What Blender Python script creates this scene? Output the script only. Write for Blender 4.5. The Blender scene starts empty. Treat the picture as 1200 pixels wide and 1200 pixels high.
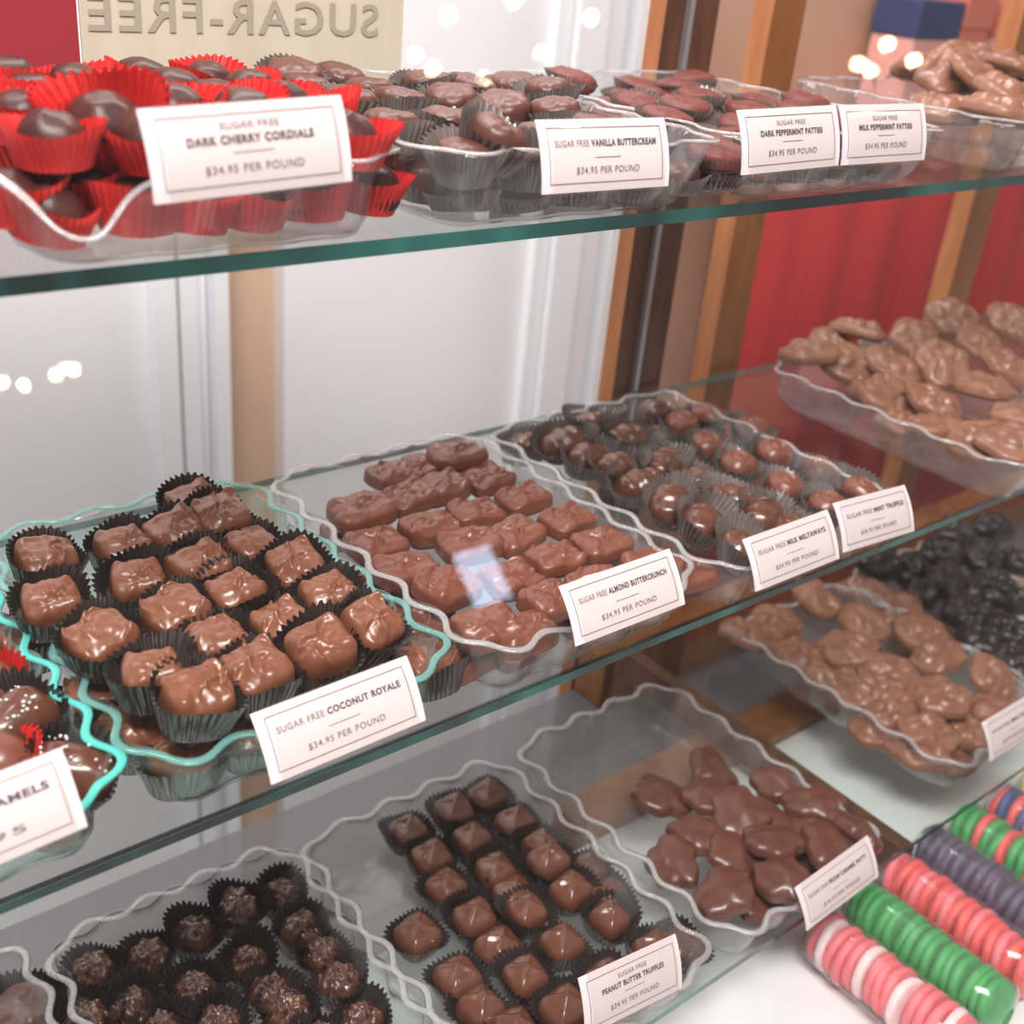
import bpy, math, random
import numpy as np
from mathutils import Matrix, Vector, noise, Euler

SC = bpy.context.scene
COL = SC.collection
R = math.radians
CAM = np.array([0.0, 0.0, 1.49])
# camera axes (right, up, back) as columns, in room metres: X along the case, Y into it, Z up
YAW, PITCH, ROLL, FPX = 0.720479, 0.474029, 0.1015975, 1356.43
def cam_axes():
    cy, sy, cp, sp = math.cos(YAW), math.sin(YAW), math.cos(PITCH), math.sin(PITCH)
    F = np.array([sy*cp, cy*cp, -sp]); Rr = np.array([cy, -sy, 0]); U = np.cross(Rr, F)
    cr, sr = math.cos(ROLL), math.sin(ROLL)
    return np.stack([Rr*cr+U*sr, -Rr*sr+U*cr, -F], 1)
M = cam_axes()
def ray(px, py): return M @ np.array([px-600, -(py-600), -FPX])
def at(px, py, z=None, Y=None):
    w = ray(px, py)
    t = (z-CAM[2])/w[2] if z is not None else (Y-CAM[1])/w[1]
    return CAM+w*t

TOP, MID, LOW, BASE = 1.354, 1.107, 0.850, 0.800       # heights of the shelf surfaces
YT, YM, YL = 0.440, 0.387, 0.318                        # their front edges

# ------------------------------------------------------------------ materials
def newmat(name):
    m = bpy.data.materials.new(name); m.use_nodes = True
    nt = m.node_tree; nt.nodes.clear()
    return m, nt, nt.nodes, nt.links
def principled(name, col, rough=.5, col2=None, scale=30, bump=0, bscale=200, metal=0, coat=0, spec=.5, detail=3, trans=0, sss=0, lo=.35, hi=.65, stretch=None):
    m, nt, N, L = newmat(name)
    o = N.new('ShaderNodeOutputMaterial'); b = N.new('ShaderNodeBsdfPrincipled'); L.new(b.outputs[0], o.inputs[0])
    b.inputs['Base Color'].default_value = (*col, 1); b.inputs['Roughness'].default_value = rough
    b.inputs['Metallic'].default_value = metal; b.inputs['Coat Weight'].default_value = coat
    b.inputs['Specular IOR Level'].default_value = spec; b.inputs['Transmission Weight'].default_value = trans
    if sss:
        b.inputs['Subsurface Weight'].default_value = sss; b.inputs['Subsurface Radius'].default_value = (.006, .003, .002)
    tc = N.new('ShaderNodeTexCoord'); src = tc.outputs['Object']
    if stretch:
        mp = N.new('ShaderNodeMapping'); mp.inputs['Scale'].default_value = stretch; L.new(src, mp.inputs[0]); src = mp.outputs[0]
    if col2 is not None:
        n = N.new('ShaderNodeTexNoise'); n.inputs['Scale'].default_value = scale; n.inputs['Detail'].default_value = detail; L.new(src, n.inputs['Vector'])
        r = N.new('ShaderNodeValToRGB'); r.color_ramp.elements[0].position = lo; r.color_ramp.elements[1].position = hi
        r.color_ramp.elements[0].color = (*col, 1); r.color_ramp.elements[1].color = (*col2, 1)
        L.new(n.outputs['Fac'], r.inputs[0]); L.new(r.outputs[0], b.inputs['Base Color'])
    if bump:
        n = N.new('ShaderNodeTexNoise'); n.inputs['Scale'].default_value = bscale; n.inputs['Detail'].default_value = 2; L.new(src, n.inputs['Vector'])
        bp = N.new('ShaderNodeBump'); bp.inputs['Strength'].default_value = bump; bp.inputs['Distance'].default_value = .001
        L.new(n.outputs['Fac'], bp.inputs['Height']); L.new(bp.outputs[0], b.inputs['Normal'])
    return m
def clear(name, tint=(1, 1, 1), gloss=1.0, haze=0.0, hazecol=(.9, .9, .92), rough=.03, ior=1.45):
    """clear plastic or glass: straight-through light, a mirror-like fresnel share, a little milky scatter"""
    m, nt, N, L = newmat(name)
    o = N.new('ShaderNodeOutputMaterial')
    t = N.new('ShaderNodeBsdfTransparent'); t.inputs[0].default_value = (*tint, 1)
    g = N.new('ShaderNodeBsdfGlossy'); g.inputs['Roughness'].default_value = rough
    # schlick reflectance, the same from either side of the sheet
    F0 = ((ior-1)/(ior+1))**2
    ge = N.new('ShaderNodeNewGeometry'); dt = N.new('ShaderNodeVectorMath'); dt.operation = 'DOT_PRODUCT'
    L.new(ge.outputs['Normal'], dt.inputs[0]); L.new(ge.outputs['Incoming'], dt.inputs[1])
    def math_(op, a, b=None):
        q = N.new('ShaderNodeMath'); q.operation = op; q.use_clamp = op != 'ABSOLUTE'
        for i, x in enumerate((a, b)):
            if x is None: continue
            if isinstance(x, (int, float)): q.inputs[i].default_value = x
            else: L.new(x, q.inputs[i])
        return q.outputs[0]
    c5 = math_('POWER', math_('SUBTRACT', 1.0, math_('ABSOLUTE', dt.outputs['Value'])), 5.0)
    fr = math_('ADD', math_('MULTIPLY', c5, 1-F0), F0)
    mu = N.new('ShaderNodeMath'); mu.operation = 'MULTIPLY'; mu.use_clamp = True; mu.inputs[1].default_value = gloss; L.new(fr, mu.inputs[0])
    mx = N.new('ShaderNodeMixShader'); L.new(mu.outputs[0], mx.inputs[0])
    base = t
    if haze:
        d = N.new('ShaderNodeBsdfDiffuse'); d.inputs[0].default_value = (*hazecol, 1)
        h = N.new('ShaderNodeMixShader'); h.inputs[0].default_value = haze
        L.new(t.outputs[0], h.inputs[1]); L.new(d.outputs[0], h.inputs[2]); base = h
    L.new(base.outputs[0], mx.inputs[1]); L.new(g.outputs[0], mx.inputs[2]); L.new(mx.outputs[0], o.inputs[0])
    return m
def emit(name, col, s):
    m, nt, N, L = newmat(name)
    o = N.new('ShaderNodeOutputMaterial'); e = N.new('ShaderNodeEmission'); e.inputs[0].default_value = (*col, 1); e.inputs[1].default_value = s
    L.new(e.outputs[0], o.inputs[0]); return m

MT = {
 'milk': principled('milk_chocolate', (.18, .060, .029), .33, (.235, .083, .042), 40, .25, 120, coat=.25),
 'milkred': principled('reddish_milk_chocolate', (.165, .048, .028), .36, (.21, .070, .042), 40, .3, 120, coat=.2),
 'mid': principled('medium_chocolate', (.095, .03, .016), .28, (.13, .044, .024), 40, .2, 120, coat=.4),
 'brown': principled('brown_chocolate', (.085, .027, .016), .27, (.11, .037, .022), 40, .1, 120, coat=.6),
 'truf': principled('truffle_chocolate', (.125, .042, .023), .26, (.155, .055, .031), 40, .1, 120, coat=.6),
 'dark': principled('dark_chocolate', (.045, .011, .009), .4, (.07, .017, .013), 50, .2, 140, coat=.08, spec=.28),
 'darkmatte': principled('dark_buttercream_chocolate', (.085, .028, .02), .42, (.115, .036, .025), 45, .35, 160, coat=.1, spec=.35),
 'rock': principled('nut_studded_chocolate', (.05, .018, .012), .25, (.15, .06, .038), 110, .9, 260, coat=.8),
 'cluster': principled('pale_milk_chocolate', (.22, .090, .050), .38, (.28, .125, .075), 35, .3, 90, coat=.2),
 'blackcl': principled('black_chocolate', (.010, .005, .004), .35, (.024, .010, .007), 35, .4, 90, coat=.1),
 'patty': principled('pecan_patty_chocolate', (.105, .034, .021), .36, (.145, .05, .031), 45, .15, 120, coat=.25),
 'peppermint': principled('peppermint_patty_chocolate', (.12, .028, .022), .5, (.16, .04, .031), 45, .3, 160, coat=.03, spec=.3),
 'salt': principled('salt_crystal', (.7, .62, .58), .3),
 'nutflake': principled('golden_nut_flake', (.6, .3, .12), .25),
 'blackcup': principled('brown_black_glassine', (.03, .022, .02), .3, (.05, .038, .034), 60, coat=.5, spec=.8),
 'greycup': principled('grey_brown_glassine', (.13, .105, .095), .28, (.19, .155, .14), 60, coat=.5, spec=.8),
 'redcup': principled('red_glassine', (.62, .022, .02), .42, (.72, .04, .036), 60, coat=.15),
 'pale_light_rim': clear('tray_rim_faint_painted_aqua_light', (.78, .94, .91), 1.5, .30, (.3, .68, .62), .1, 1.5),  # fainter glass-edge light put into the rim colour
 'tray': clear('clear_tray_plastic', (.965, .965, .965), 1.0, .045, rough=.06),
 'rim': clear('frosted_tray_rim', (.93, .93, .93), 1.6, .20, (.92, .9, .9), .1, 1.5),
 'teal_light_tray': clear('tray_plastic_painted_green_light', (.92, .97, .96), 1.0, .045, (.7, .95, .9), .06),
 'teal_light_rim': clear('tray_rim_painted_aqua_light', (.5, .9, .85), 1.5, .6, (.16, .78, .70), .1, 1.5),  # green light from the glass edges put into tub and rim colour
 'glass': clear('shelf_glass', (.95, .975, .965), 1.0, .0, rough=.015),
 'pane': clear('front_pane_glass', (.985, .985, .985), 0.46, .0, rough=.008, ior=1.5),
 'edge': principled('green_glass_edge', (.002, .014, .012), .15, (.03, .22, .18), 9, 0, coat=.6, lo=.42, hi=.66, stretch=(1, .3, .3)),
 'wood': principled('wood_painted_sidelight', (.33, .105, .03), .4, (.42, .16, .05), 8, .2, 60, stretch=(9, 9, 1)),  # post sides: the light falling on them is put into the colour
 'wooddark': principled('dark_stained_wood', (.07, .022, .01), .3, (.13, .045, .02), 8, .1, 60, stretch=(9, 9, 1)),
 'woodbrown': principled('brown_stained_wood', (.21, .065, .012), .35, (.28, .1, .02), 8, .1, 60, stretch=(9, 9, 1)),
 'white': principled('painted_white_panel', (.80, .79, .81), .5),
 'trimw': principled('painted_white_trim', (.86, .87, .90), .4),
 'beige': principled('tan_wall', (.62, .42, .29), .7, (.66, .46, .33), 4),
 'tan': principled('copper_tan_wall', (.52, .29, .19), .7, (.62, .38, .27), 3),
 'red': principled('red_cloth', (.30, .012, .012), .75, (.37, .02, .018), 6, stretch=(1, 1, .3)),
 'redpaper': principled('red_card', (.30, .015, .025), .6),
 'paper': principled('cream_paper', (.55, .47, .36), .7, (.6, .52, .41), 12, stretch=(4, 4, .5)),
 'greyink': principled('grey_letter_ink', (.36, .31, .24), .7),
 'floor': principled('grey_floor', (.30, .28, .29), .6, (.35, .33, .34), 3),
 'basew': principled('white_laminate', (.78, .78, .78), .4, (.83, .83, .83), 20),
 'card': principled('white_card', (.80, .72, .74), .5),
 'ink': principled('dark_ink', (.07, .05, .07), .6),
 'inklight': principled('light_ink', (.22, .18, .2), .6),
 'sleeve': clear('clear_sign_sleeve', (.97, .94, .92), 1.3, .04, (1, .9, .85), .05),
 'wrap': clear('clear_candy_wrap', (.97, .97, .97), 1.6, .05, (1, 1, 1), .12),
 'brass': principled('brass', (.8, .5, .2), .25, metal=1),
 'bulb': emit('warm_bulb_glow', (1, .78, .5), 110),
 'slate': principled('dark_rail_rubber', (.02, .018, .018), .5),
 'greyf': principled('grey_fibre_panel', (.10, .09, .10), .6),
}
for k, c1, c2 in [('g_pink', (.85, .12, .15), (.9, .22, .26)), ('g_green', (.02, .32, .06), (.05, .42, .1)), ('g_red', (.8, .06, .06), (.9, .13, .11)),
                  ('g_purple', (.05, .035, .07), (.11, .07, .15)), ('g_blue', (.03, .06, .2), (.06, .1, .3)), ('g_yellow', (.85, .65, .08), (.9, .75, .2))]:
    MT[k] = principled('sugared_jelly_'+k[2:], c1, .45, c2, 90, .5, 700, sss=0)
MT['frost'] = principled('sugar_frosting', (.9, .62, .62), .6, (.95, .8, .8), 90, .5, 700)

# ------------------------------------------------------------------ mesh helpers
def mesh(name, v, f, m, smooth=True, mi=None):
    me = bpy.data.meshes.new(name); me.from_pydata([tuple(map(float, p)) for p in v], [], f)
    for mm in (m if isinstance(m, (list, tuple)) else [m]): me.materials.append(mm)
    if smooth: me.polygons.foreach_set('use_smooth', [True]*len(me.polygons))
    if mi is not None: me.polygons.foreach_set('material_index', mi)
    me.update(); return me
def obj(name, me, parent=None, loc=None, mat=None, label=None, cat=None, group=None, kind=None):
    o = bpy.data.objects.new(name, me); COL.objects.link(o)
    if parent: o.parent = parent
    if mat is not None: o.matrix_local = mat
    if loc is not None: o.location = loc
    if label: o['label'] = label
    if cat: o['category'] = cat
    if group: o['group'] = group
    if kind: o['kind'] = kind
    return o
def box(x0, x1, y0, y1, z0, z1, V=None, F=None):
    V = [] if V is None else V; F = [] if F is None else F
    b = len(V)
    V += [(x0, y0, z0), (x1, y0, z0), (x1, y1, z0), (x0, y1, z0), (x0, y0, z1), (x1, y0, z1), (x1, y1, z1), (x0, y1, z1)]
    F += [(b, b+3, b+2, b+1), (b+4, b+5, b+6, b+7), (b, b+1, b+5, b+4), (b+1, b+2, b+6, b+5), (b+2, b+3, b+7, b+6), (b+3, b, b+4, b+7)]
    return V, F
def boxmesh(name, dims, m): V, F = box(*dims); return mesh(name, V, F, m, False)
def bevel(o, w=.002, s=2):
    b = o.modifiers.new('bevel', 'BEVEL'); b.width = w; b.segments = s; b.limit_method = 'ANGLE'
def tube(name, pts, r, m, closed=False, n=8):
    pts = [Vector(p) for p in pts]; V = []; F = []; k = len(pts)
    for i, p in enumerate(pts):
        a = pts[(i-1) % k] if closed or i else pts[0]; b = pts[(i+1) % k] if closed or i < k-1 else pts[-1]
        t = (b-a).normalized(); up = Vector((0, 0, 1)) if abs(t.z) < .9 else Vector((1, 0, 0))
        s = t.cross(up).normalized(); u = s.cross(t)
        rr = r[i] if isinstance(r, (list, tuple)) else r
        for j in range(n):
            q = 2*math.pi*j/n; V.append(p+(s*math.cos(q)+u*math.sin(q))*rr)
    for i in range(k if closed else k-1):
        for j in range(n):
            F.append((i*n+j, i*n+(j+1) % n, ((i+1) % k)*n+(j+1) % n, ((i+1) % k)*n+j))
    if not closed: F += [tuple(range(n)), tuple(range((k-1)*n, k*n))[::-1]]
    return mesh(name, V, F, m)
def loft(rings, cap0=True, cap1=True):
    n = len(rings[0]); V = [p for r in rings for p in r]; F = []
    for i in range(len(rings)-1):
        for j in range(n): F.append((i*n+j, i*n+(j+1) % n, (i+1)*n+(j+1) % n, (i+1)*n+j))
    if cap0: F.append(tuple(range(n))[::-1])
    if cap1: F.append(tuple(range((len(rings)-1)*n, len(rings)*n)))
    return V, F

# ------------------------------------------------------------------ chocolates: a moulded shell with a relief on top
def choc(name, style, w, d, h, n, m, seed, na=84):
    rnd = random.Random(seed); a, b = w/2, d/2
    arcs = []
    for _ in range(5):
        cx, cy = rnd.uniform(-.6, .6), rnd.uniform(-.6, .6); rr = rnd.uniform(.25, .8); a0 = rnd.uniform(0, 6.28)
        arcs.append((cx, cy, rr, a0, rnd.uniform(.8, 1.9)))
    lumps = []
    if style in ('cluster', 'patty'):
        nl = 15 if style == 'cluster' else 6
        for _ in range(nl):
            q = rnd.uniform(0, 6.28); r0 = rnd.uniform(.1, .85)
            lumps.append((r0*math.cos(q), r0*math.sin(q), rnd.uniform(.17, .27) if style == 'cluster' else rnd.uniform(.2, .36), rnd.uniform(.25, .5)))
    ph = [rnd.uniform(0, 6.28) for _ in range(6)]
    off = Vector((seed*3.1, seed*1.7, seed*.9))
    def outline(t):
        c, s = abs(math.cos(t)), abs(math.sin(t))
        r = (c**n+s**n)**(-1/n)
        if style == 'cluster': r *= 1+.06*math.sin(2*t+ph[0])+.05*math.sin(5*t+ph[1])+.045*abs(math.sin(4.5*t+ph[2]))
        elif style == 'patty': r *= 1+.07*math.sin(3*t+ph[0])+.06*math.sin(5*t+ph[1])+.035*math.sin(9*t+ph[2])
        elif style == 'rough': r *= 1+.06*math.sin(3*t+ph[0])+.05*math.sin(7*t+ph[1])
        else: r *= 1+.018*math.sin(2*t+ph[0])+.015*math.sin(3*t+ph[1])
        return r
    def relief(u, v):
        z = 0
        nz = noise.noise(Vector((u*1.6, v*1.6, 0))+off)
        if style in ('curl', 'slab'):
            k = .0012 if style == 'curl' else .0010
            for cx, cy, rr, a0, sw in arcs:
                dx, dy = u-cx, v-cy; dd = math.hypot(dx, dy)-rr; an = (math.atan2(dy, dx)-a0+math.pi) % (2*math.pi)-math.pi
                fall = max(0, 1-(an/sw)**2)
                z += k*1.5*(math.exp(-(dd/.05)**2)-.55*math.exp(-((dd+.13)/.11)**2))*fall
                z += k*1.3*math.exp(-((u-cx-rr*math.cos(a0))**2+(v-cy-rr*math.sin(a0))**2)/.009)
            z += nz*.0024+noise.noise(Vector((u*4, v*4, 3))+off)*.0009
            for sx in (-1, 1):
                for sy in (-1, 1): z += .0019*math.exp(-((u-.70*sx)**2+(v-.70*sy)**2)/.05)*(1 if rnd_c[(sx+1)//2*2+(sy+1)//2] > .4 else -.6)
        elif style == 'ribs':
            z += .0011*math.cos(u*10+ph[0]*.3+v*1.2)*math.exp(-(u*u+v*v)*.25)
        elif style == 'spiral':
            r0 = math.hypot(u, v); z += .0013*math.cos(r0*14-math.atan2(v, u))*max(0, 1-r0*.9)+nz*.001
        elif style == 'pyramid':
            q = max(abs(u), abs(v)); z += -.0035*q + .0012*math.exp(-((abs(u)-abs(v))/.16)**2)*max(0, 1-q*.6)+.0016*math.exp(-(u*u+v*v)/.02)
            for cx, cy, rr, a0, sw in arcs[:1]:
                dx, dy = u-cx*.4, v-cy*.4; dd = math.hypot(dx, dy)-rr*.6; z += .0007*math.exp(-(dd/.07)**2)
            z += nz*.0008
        elif style == 'cluster':
            for x, y, s, k in lumps:
                q = ((u-x)**2+((v-y)*1.15)**2)/(s*s*1.6)
                if q < 1: z = max(z, k*1.15*h*math.sqrt(1-q))
            z *= .85
            z += nz*.002+noise.noise(Vector((u*4, v*4, 3))+off)*.0008
        elif style == 'patty':
            for x, y, s, k in lumps: z += k*.28*h*math.exp(-((u-x)**2+(v-y)**2)/(s*s*1.5))
            z += nz*.0015
        elif style == 'rough':
            z += nz*.003+noise.noise(Vector((u*5, v*5, 3))+off)*.0035
        elif style == 'dome':
            z += nz*.0014
            cx, cy, rr, a0, sw = arcs[0]; dd = math.hypot(u-cx, v-cy)-rr; z += .0006*math.exp(-(dd/.1)**2)
        elif style == 'disc':
            z += nz*.0012+noise.noise(Vector((u*4, v*4, 3))+off)*.0007
        return z
    rnd_c = [rnd.random() for _ in range(4)]
    ex = {'curl': .40, 'slab': .36, 'ribs': .85, 'spiral': .6, 'pyramid': .5, 'cluster': .5, 'patty': .55, 'rough': .95, 'dome': .85, 'disc': .45}[style]
    V = []; F = []
    ngn = 22 if style in ('curl', 'slab', 'cluster', 'rough', 'ribs', 'spiral') else 14
    prof = []
    for i in range(ngn+1):
        q = (i/ngn)*math.pi/2
        s = math.sin(q)**(1 if style in ('rough', 'dome', 'ribs') else .8); prof.append((min(1, s if ex > .8 else math.sin(q)**.75), .30*h+.70*h*max(0, math.cos(q))**ex))
    prof += [(1.0, .2*h), (.93, .07*h), (.84, 0), (.4, 0)]
    K = na
    V.append((0, 0, prof[0][1]+relief(0, 0)))
    for i, (rr, zz) in enumerate(prof[1:]):
        for j in range(K):
            t = 2*math.pi*j/K; o = outline(t)
            u, v = rr*o*math.cos(t), rr*o*math.sin(t)
            top = min(1, max(0, (zz-.25*h)/(.4*h)))
            if style in ('cluster', 'patty'): top = max(0, 1-rr**(7 if style == 'cluster' else 3)) if i < ngn else 0
            z = zz+relief(u, v)*top
            x, y = u*a, v*b
            if style == 'rough' and 0 < zz < h*.9:
                k = 1+.06*noise.noise(Vector((u*3, v*3, zz*120))+off); x *= k; y *= k
            V.append((x, y, z))
    for j in range(K): F.append((0, 1+j, 1+(j+1) % K))
    for i in range(len(prof)-2):
        for j in range(K):
            p = 1+i*K; F.append((p+j, p+K+j, p+K+(j+1) % K, p+(j+1) % K))
    p = 1+(len(prof)-2)*K; F.append(tuple(p+j for j in range(K)))
    return mesh(name, V, F, m)

# pleated paper candy cup, open at the top
def cup_mesh(name, m, r0=.0135, r1=.021, h=.017, pleats=30, sq=2.0, seed=0, asp=1.0):
    rnd = random.Random(seed); n = pleats*4; rings = []
    p1, p2 = rnd.uniform(0, 6), rnd.uniform(0, 6)
    for i, k in enumerate([0, .12, .35, .6, .82, 1.0]):
        ring = []
        for j in range(n):
            t = 2*math.pi*j/n; c, s = abs(math.cos(t)), abs(math.sin(t))
            o = (c**sq+s**sq)**(-1/sq)
            wob = 1+k*k*(.07*math.sin(2*t+p1)+.05*math.sin(3*t+p2))
            rr = (r0+(r1-r0)*k**1.15)*o*wob
            rr += (.00022+.00085*k)*(1 if j % 4 in (0, 1) else -1)*(1 if k > 0 else .3)
            zz = h*k*(1+.12*k*math.sin(2*t+p2))
            if k == 1: zz += .0004*(1 if j % 4 in (0, 1) else -1)
            ring.append((rr*math.cos(t)*asp, rr*math.sin(t)/asp**.5, zz))
        rings.append(ring)
    V, F = loft(rings, True, False)
    return mesh(name, V, F, m, False)

# ------------------------------------------------------------------ scalloped clear tray
def tray_outline(w, l, inset, amp, n=260, r=.022):
    """rounded rectangle walked at even steps, pushed in and out in waves"""
    w2, l2 = w/2-inset, l/2-inset; r = max(.004, r-inset*.5)
    seg = [(2*w2-2*r), math.pi*r/2, (2*l2-2*r), math.pi*r/2]*2; per = sum(seg)
    out = []; nw = round(per/.040)
    for i in range(n):
        s = per*i/n; x = y = nx = ny = 0; q = s
        st = [(-w2+r, -l2, 1, 0), (w2, -l2+r, 0, 1), (w2-r, l2, -1, 0), (-w2, l2-r, 0, -1)]
        cc = [(w2-r, -l2+r, -90), (w2-r, l2-r, 0), (-w2+r, l2-r, 90), (-w2+r, -l2+r, 180)]
        for k in range(4):
            L1 = seg[2*k]
            if q <= L1:
                sx, sy, dx, dy = st[k]; x, y = sx+dx*q, sy+dy*q; nx, ny = dy, -dx; break
            q -= L1
            if q <= seg[2*k+1]:
                cx, cy, a0 = cc[k]; t = R(a0)+q/r; nx, ny = math.cos(t), math.sin(t); x, y = cx+nx*r, cy+ny*r; break
            q -= seg[2*k+1]
        wv = amp*math.cos(2*math.pi*nw*i/n)
        out.append((x+nx*wv, y+ny*wv, nx, ny))
    return out
def make_tray(loc, rotz, label, teal=False, w=.168, l=.242, h=.038, dip=0, group=None):  # teal: glass-edge light painted into tub and rim colour
    t = obj('candy_tray', None, loc=loc, label=label, cat='tray', group=group); t.rotation_euler.z = R(rotz)
    tm, rm = (MT['teal_light_tray'], MT['pale_light_rim' if teal == 2 else 'teal_light_rim']) if teal else (MT['tray'], MT['rim'])
    def lift(x, y, k):
        z = 0
        if dip: z -= dip*math.exp(-((x+w/2-.022)**2+(y+l/2)**2)/(.022**2))*k
        return z
    rings = []
    for k, ins, amp in [(0, .018, .0), (0, .0135, .001), (.06, .011, .0016), (.3, .0075, .0026), (.65, .004, .0032), (1.0, .0008, .0036)]:
        rings.append([(x, y, .0002+h*k+lift(x, y, k)) for x, y, _, _ in tray_outline(w, l, ins, amp)])
    inner = [[(x, y, max(.0016, h*k)+lift(x, y, k)) for x, y, _, _ in tray_outline(w, l, ins+.0014, amp)] for k, ins, amp in [(1.0, .0008, .0036), (.65, .004, .0032), (.3, .0075, .0026), (.07, .011, .0016), (.04, .0150, .0005)]]
    V, F = loft(rings+inner, True, True)
    obj('tub', mesh('tub', V, F, tm), t)
    o = tray_outline(w, l, 0, .0038)
    rr = []
    for dx, dz in [(-.0016, -.0006), (-.0016, .0004), (-.0004, .0009), (.0022, .0006), (.0032, -.0004), (.0010, -.0010)]:
        rr.append([(x+nx*dx, y+ny*dx, h+dz+lift(x, y, 1)) for x, y, nx, ny in o])
    V, F = loft(rr+[rr[0]], False, False)
    obj('rim', mesh('rim', V, F, rm), t, label='rolled rim with painted aqua light' if teal else 'frosty rolled rim')
    return t

# ------------------------------------------------------------------ lettering and price signs
def text_mesh(s, bold=0, res=3):
    c = bpy.data.curves.new('txt', 'FONT'); c.body = s; c.size = 1; c.offset = bold; c.resolution_u = res; c.space_character = 1.12
    o = bpy.data.objects.new('txt', c); COL.objects.link(o); bpy.context.view_layer.update()
    me = bpy.data.meshes.new_from_object(o.evaluated_get(bpy.context.evaluated_depsgraph_get()))
    V = np.array([v.co[:] for v in me.vertices]); F = [tuple(p.vertices) for p in me.polygons]
    bpy.data.objects.remove(o); bpy.data.curves.remove(c); bpy.data.meshes.remove(me)
    return V, F
CW, CH = .089, .0355
def card_pt(u, v, off=0.0):
    """point of the bowed card: u along its width, v up its height, off in front"""
    rad = .075; th = (v-CH/2)/rad
    y0, z0 = -rad*(math.cos(th)-1), rad*math.sin(th)       # bows towards the shopper
    y0 -= off*math.cos(th); z0 -= -off*math.sin(th)
    return (u, y0, z0+CH/2)
def sheet(u0, u1, v0, v1, off, nv=8):
    V = []; F = []
    for i in range(nv+1):
        v = v0+(v1-v0)*i/nv
        V += [card_pt(u0, v, off), card_pt(u1, v, off)]
    for i in range(nv): F.append((2*i, 2*i+1, 2*i+3, 2*i+2))
    return V, F
def joinVF(parts):
    V = []; F = []
    for v, f in parts:
        b = len(V); V += list(v); F += [tuple(i+b for i in q) for q in f]
    return V, F
def line_text(segs, vc, hgt, width, uc=0):
    """segs: [(text, bold)], set side by side and fitted to the width"""
    parts = []; x = 0
    for s, b in segs:
        V, F = text_mesh(s, .035 if b else .006)
        x0, x1 = V[:, 0].min(), V[:, 0].max(); V[:, 0] += x-x0; x += (x1-x0)+.42; parts.append((V, F, b))
    tot = x-.42; sx = width/tot; res = {}
    for V, F, b in parts:
        P = [card_pt(uc+(q[0]*sx-width/2), vc-hgt/2+q[1]*hgt/.72, .0004) for q in V]
        res.setdefault(b, []).append((P, F))
    return {b: joinVF(p) for b, p in res.items()}
def price_sign(loc, rot, lines, price, label, lean=30, group='price signs clipped to the trays', scale=1.0):
    root = obj('price_sign', None, label=label, cat='sign', group=group)
    root.matrix_world = Matrix.Translation(loc) @ Matrix.Rotation(R(rot[2]), 4, 'Z') @ Matrix.Rotation(R(rot[1]), 4, 'Y') @ Matrix.Rotation(R(-lean), 4, 'X') @ Matrix.Scale(scale, 4)
    Vf, Ff = sheet(-CW/2, CW/2, 0, CH, 0); Vb, Fb = sheet(-CW/2, CW/2, 0, CH, -.0005)
    obj('card', mesh('card', *joinVF([(Vf, Ff), (Vb, [q[::-1] for q in Fb])]), MT['card']), root)
    m, t = .0052, .00035
    fr = [sheet(-CW/2+m, CW/2-m, m-.001, m-.001+t, .0003, 1), sheet(-CW/2+m, CW/2-m, CH-m+.001-t, CH-m+.001, .0003, 1),
          sheet(-CW/2+m, -CW/2+m+t, m-.001, CH-m+.001, .0003), sheet(CW/2-m-t, CW/2-m, m-.001, CH-m+.001, .0003)]
    fr.append(sheet(-.009, .009, .0163, .0166, .0003, 1))
    obj('border', mesh('border', *joinVF(fr), MT['ink'], False), root, label='thin dark printed border and rule')
    if len(lines) == 1: L = [line_text(lines[0], .0236, .0033, .070)]
    else: L = [line_text(lines[0], .0270, .0028, .026), line_text(lines[1], .0216, .0032, .056)]
    L.append(line_text([(price, False)], .0106, .0033, .044))
    light = [x[False] for x in L if False in x]; bold = [x[True] for x in L if True in x]
    if light: obj('lettering', mesh('lettering', *joinVF(light), MT['inklight'], False), root, label='light grey capitals')
    if bold: obj('lettering', mesh('lettering', *joinVF(bold), MT['ink'], False), root, label='bold dark capitals')
    s = [sheet(-CW/2+.006, CW/2-.004, -.001, CH+.0006, .0010)]
    obj('sleeve', mesh('sleeve', *joinVF(s), MT['sleeve']), root, label='clear plastic sign holder')
    e = [sheet(-CW/2+.006, -CW/2+.0066, -.001, CH+.0006, .0012), sheet(CW/2-.0046, CW/2-.004, -.001, CH+.0006, .0012)]
    return root

# ------------------------------------------------------------------ room
def struct(name, dims, m): return obj(name, boxmesh(name, dims, m), kind='structure')
struct('floor', (-2.5, 4.2, -2.6, 1.5, -.05, 0), MT['floor'])
struct('wall_back', (-2.5, 4.2, 1.22, 1.32, 0, 2.6), MT['beige'])
def panel_board(name, x0, x1, y, m, z0=0, z1=2.3):
    return struct(name, (x0, x1, y, 1.219, z0, z1), m)
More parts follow.
